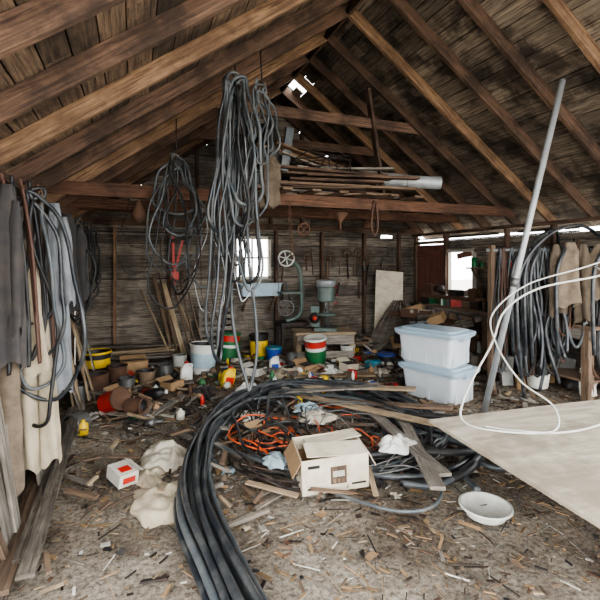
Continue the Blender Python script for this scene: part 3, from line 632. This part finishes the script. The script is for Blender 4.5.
mb=MB('tool_shelf'); mb.bx('brown',(5.25,4.6,1.5),(.25,2.2,.03))
for y in (3.6,4.6,5.6): mb.plank('brown',(5.35,y,1.25),(5.15,y,1.48),.03,.03)
for i in range(22): x=U(5.18,5.3);y=U(3.6,5.6);h=U(.06,.18);r=U(.03,.06); mb.lathe(random.choice(['rust','white','red','steel','card','green']),[(r,0),(r,h),(r*.5,h*1.05),(.001,h*1.05)],T(x,y,1.515))
mb.done()
# ------------------------------------------------------------------ planks on floor
mb=MB('floor_planks')
for a,b,m,w in (((2.26,4.05,.1),(1.85,2.25,.24),'gray',.1),((2.5,3.75,.1),(1.68,2.1,.26),'gray',.09),((1.75,4.55,.1),(2.5,2.9,.22),'tan',.1),((2.0,4.4,.06),(2.8,3.3,.22),'brown',.1),((1.5,4.9,.06),(2.6,4.3,.18),'gray',.12),((.9,4.1,.05),(1.6,3.4,.1),'brown',.08),((2.0,5.6,.03),(3.1,5.2,.05),'tan',.14),((.0,4.45,.03),(.55,5.2,.05),'gray',.08),((1.9,4.9,.1),(2.9,4.0,.2),'tan',.12)):
    mb.plank(m,a,b,w,.022)
mb.done()
def crumple(name,mat,x,y,rx,ry,h,z=0.01,tint=1):
    mb=MB(name); ph=U(0,50)
    def fn(u,v):
        a,b=u*2-1,v*2-1; q=1+.5*noise.noise(V((a*1.2+ph,b*1.2,0)))
        X=a*rx*q*(1-.3*b*b); Y=b*ry*q*(1-.3*a*a); e=max(0,1-max(abs(a),abs(b))**2.5)
        return V((x+X,y+Y,z+h*e*(.45+.6*abs(noise.noise(V((a*2+ph,b*2,1))))+.18*abs(noise.noise(V((a*6+ph,b*6,2)))))+.004))
    mb.grid(mat,fn,34,34,tint); mb.done()
crumple('canvas_rag','cream',.24,3.68,.2,.26,.12); crumple('canvas_rag','khaki',.17,3.0,.21,.27,.1); crumple('canvas_rag','khaki',.12,3.36,.1,.2,.06)
crumple('plastic_bag','white',1.85,2.8,.15,.12,.1,.2); crumple('paper_feed_bag','paper',1.1,4.2,.15,.15,.08,.05); crumple('pale_blue_rag','paleblue',.98,3.06,.1,.13,.07,.12)
crumple('plastic_bag','white',1.25,5.0,.14,.1,.08,.1); crumple('canvas_rag','khaki',2.0,5.75,.25,.2,.12); crumple('canvas_rag','darkcl',.8,5.3,.2,.2,.1); crumple('paper_feed_bag','cream',1.6,3.8,.2,.15,.1,.1)
crumple('plastic_bag','white',2.6,5.55,.2,.14,.1); crumple('canvas_rag','cream',3.3,5.4,.2,.15,.08); crumple('pale_blue_rag','paleblue',1.65,4.1,.14,.12,.08,.1)
mb=MB('red_and_white_carton'); Mx=T(-.08,3.36,.03,.12,.05,.5); mb.box('paper',Mx@T(0,0,.05),(.14,.19,.09),1); mb.box('red',Mx@T(0,-.02,.097),(.08,.07,.003),1); mb.box('red',Mx@T(0,-.097,.05),(.09,.003,.04),1); mb.box('paper',Mx@T(.08,0,.1,0,.5,0),(.06,.17,.004),1); mb.done()
for n,x,y,w,d,h,m,rz in (('small_carton',2.3,5.75,.25,.2,.12,'card',.4),('small_carton',1.6,5.9,.3,.2,.1,'paper',.9),('small_carton',.0,6.5,.35,.25,.2,'card',.1),('small_carton',-.15,5.4,.2,.15,.1,'card',.8),('small_carton',1.05,3.75,.16,.12,.08,'card',.3),('small_carton',2.9,5.6,.2,.2,.12,'cardw',.2),('small_carton',.45,5.6,.22,.18,.1,'card',.7)):
    mb=MB(n); Mx=T(x,y,.02,U(-.1,.1),U(-.1,.1),rz)
    mb.box(m,Mx@T(0,0,h/2),(w,d,h),1); mb.box(m,Mx@T(0,d/2+.03,h+.02,.6,0,0),(w,.09,.004),.9); mb.box(m,Mx@T(0,-d/2-.03,h+.01,-.4,0,0),(w,.09,.004),.95); mb.box('black',Mx@T(0,0,h+.002),(w*.9,d*.8,.002),1); mb.done()  # black sheet on the solid top paints the shaded inside between the flaps
# ------------------------------------------------------------------ litter
def bare(x,y): return x<.5 and y<4.3
mb=MB('floor_debris_litter')
cols=['tan','gray','brown','paper','leaf','leaf','rust','black','card','brown','gray','wall','leaf','iron']
for i in range(11500):
    x=U(XL+.1,XR-.3); y=1.4+(YB-1.5)*R()**.9
    if bare(x,y) and R()<.35: continue
    s=U(.005,.022)*(1+.9*(R()<.12)); m=random.choice(cols)
    if R()<.15: d=(U(.05,.2),U(.003,.008),.005)
    else: d=(s*U(1,4),s*U(.4,1),U(.002,.008))
    mb.box(m,T(x,y,.012+U(0,.02),U(-.35,.35),U(-.15,.15),U(0,3.14)),d,U(.5,1.1))
mb.done()
mb=MB('scrap_wood_litter')
for i in range(520):
    x=U(-.55,4.4); y=U(2.4,7.2); 
    if bare(x,y) and R()<.65: continue
    a=U(0,3.14); l=U(.06,.4); z=U(.02,.09); x=max(x,-.6+l)
    mb.plank(random.choice(['gray','tan','brown','gray','wall','brown']),(x,y,z),(x+l*math.cos(a),y+l*math.sin(a)*.9,z+U(-.01,.04)),U(.01,.05),U(.006,.025))
mb.done()
mb=MB('tin_can_and_bottle_litter')
bright=['white','steel','rust','red','yellow','blue','card','green','black','white','card','rust','steel','paper','brown','gray']
for i in range(230):
    x=U(-.5,4.0); y=U(4.4,7.1); r=U(.02,.05); h=U(.05,.15); m=random.choice(bright)
    if R()<.5: mb.lathe(m,[(.001,0),(r,0),(r,h),(r*.92,h),(r*.9,h*.2),(.001,h*.2)],T(x,y,r+.01,PI/2+U(-.1,.1),0,U(0,6)),seg=12)
    else: mb.lathe(m,[(.001,0),(r,0),(r,h*.7),(r*.4,h*.85),(r*.4,h),(.001,h)],T(x,y,.01 if i%3 else r+.01,0 if i%3 else PI/2,0,U(0,6)),seg=12)
mb.done()
mb=MB('paper_and_rag_litter')
for i in range(360):
    x=U(-.6,4.2); y=U(2.4,7.1); s=U(.03,.13)
    if bare(x,y) and R()<.65: continue
    ph=U(0,90); a0=U(0,3); m=random.choice(['paper','card','card','cream','paleblue','white','darkcl','khaki','card','burlap','darkcl','rust'])
    mb.grid(m,lambda u,v:V((x+s*((u-.5)*math.cos(a0)-(v-.5)*math.sin(a0)*.8),y+s*((u-.5)*math.sin(a0)+(v-.5)*math.cos(a0)*.8),.02+s*.5*abs(noise.noise(V((u*2.5+ph,v*2.5,0))))+.01)),4,4,U(.7,1.0))
mb.done()
# ------------------------------------------------------------------ light
w=bpy.data.worlds.new('World'); bpy.context.scene.world=w; w.use_nodes=True; bg=w.node_tree.nodes['Background']; bg.inputs[0].default_value=(.97,.985,1,1); bg.inputs[1].default_value=9.0
try: bpy.context.scene.view_settings.look='AgX - Medium High Contrast'
except Exception: pass
# ------------------------------------------------------------------ camera
cam=bpy.data.cameras.new('camera'); co=bpy.data.objects.new('camera',cam); bpy.context.collection.objects.link(co)
co.location=(0,0,1.6); co.rotation_euler=(PI/2,0,-math.radians(21)); cam.sensor_width=36; cam.lens=36*433/600; cam.shift_y=-38/600; bpy.context.scene.camera=co
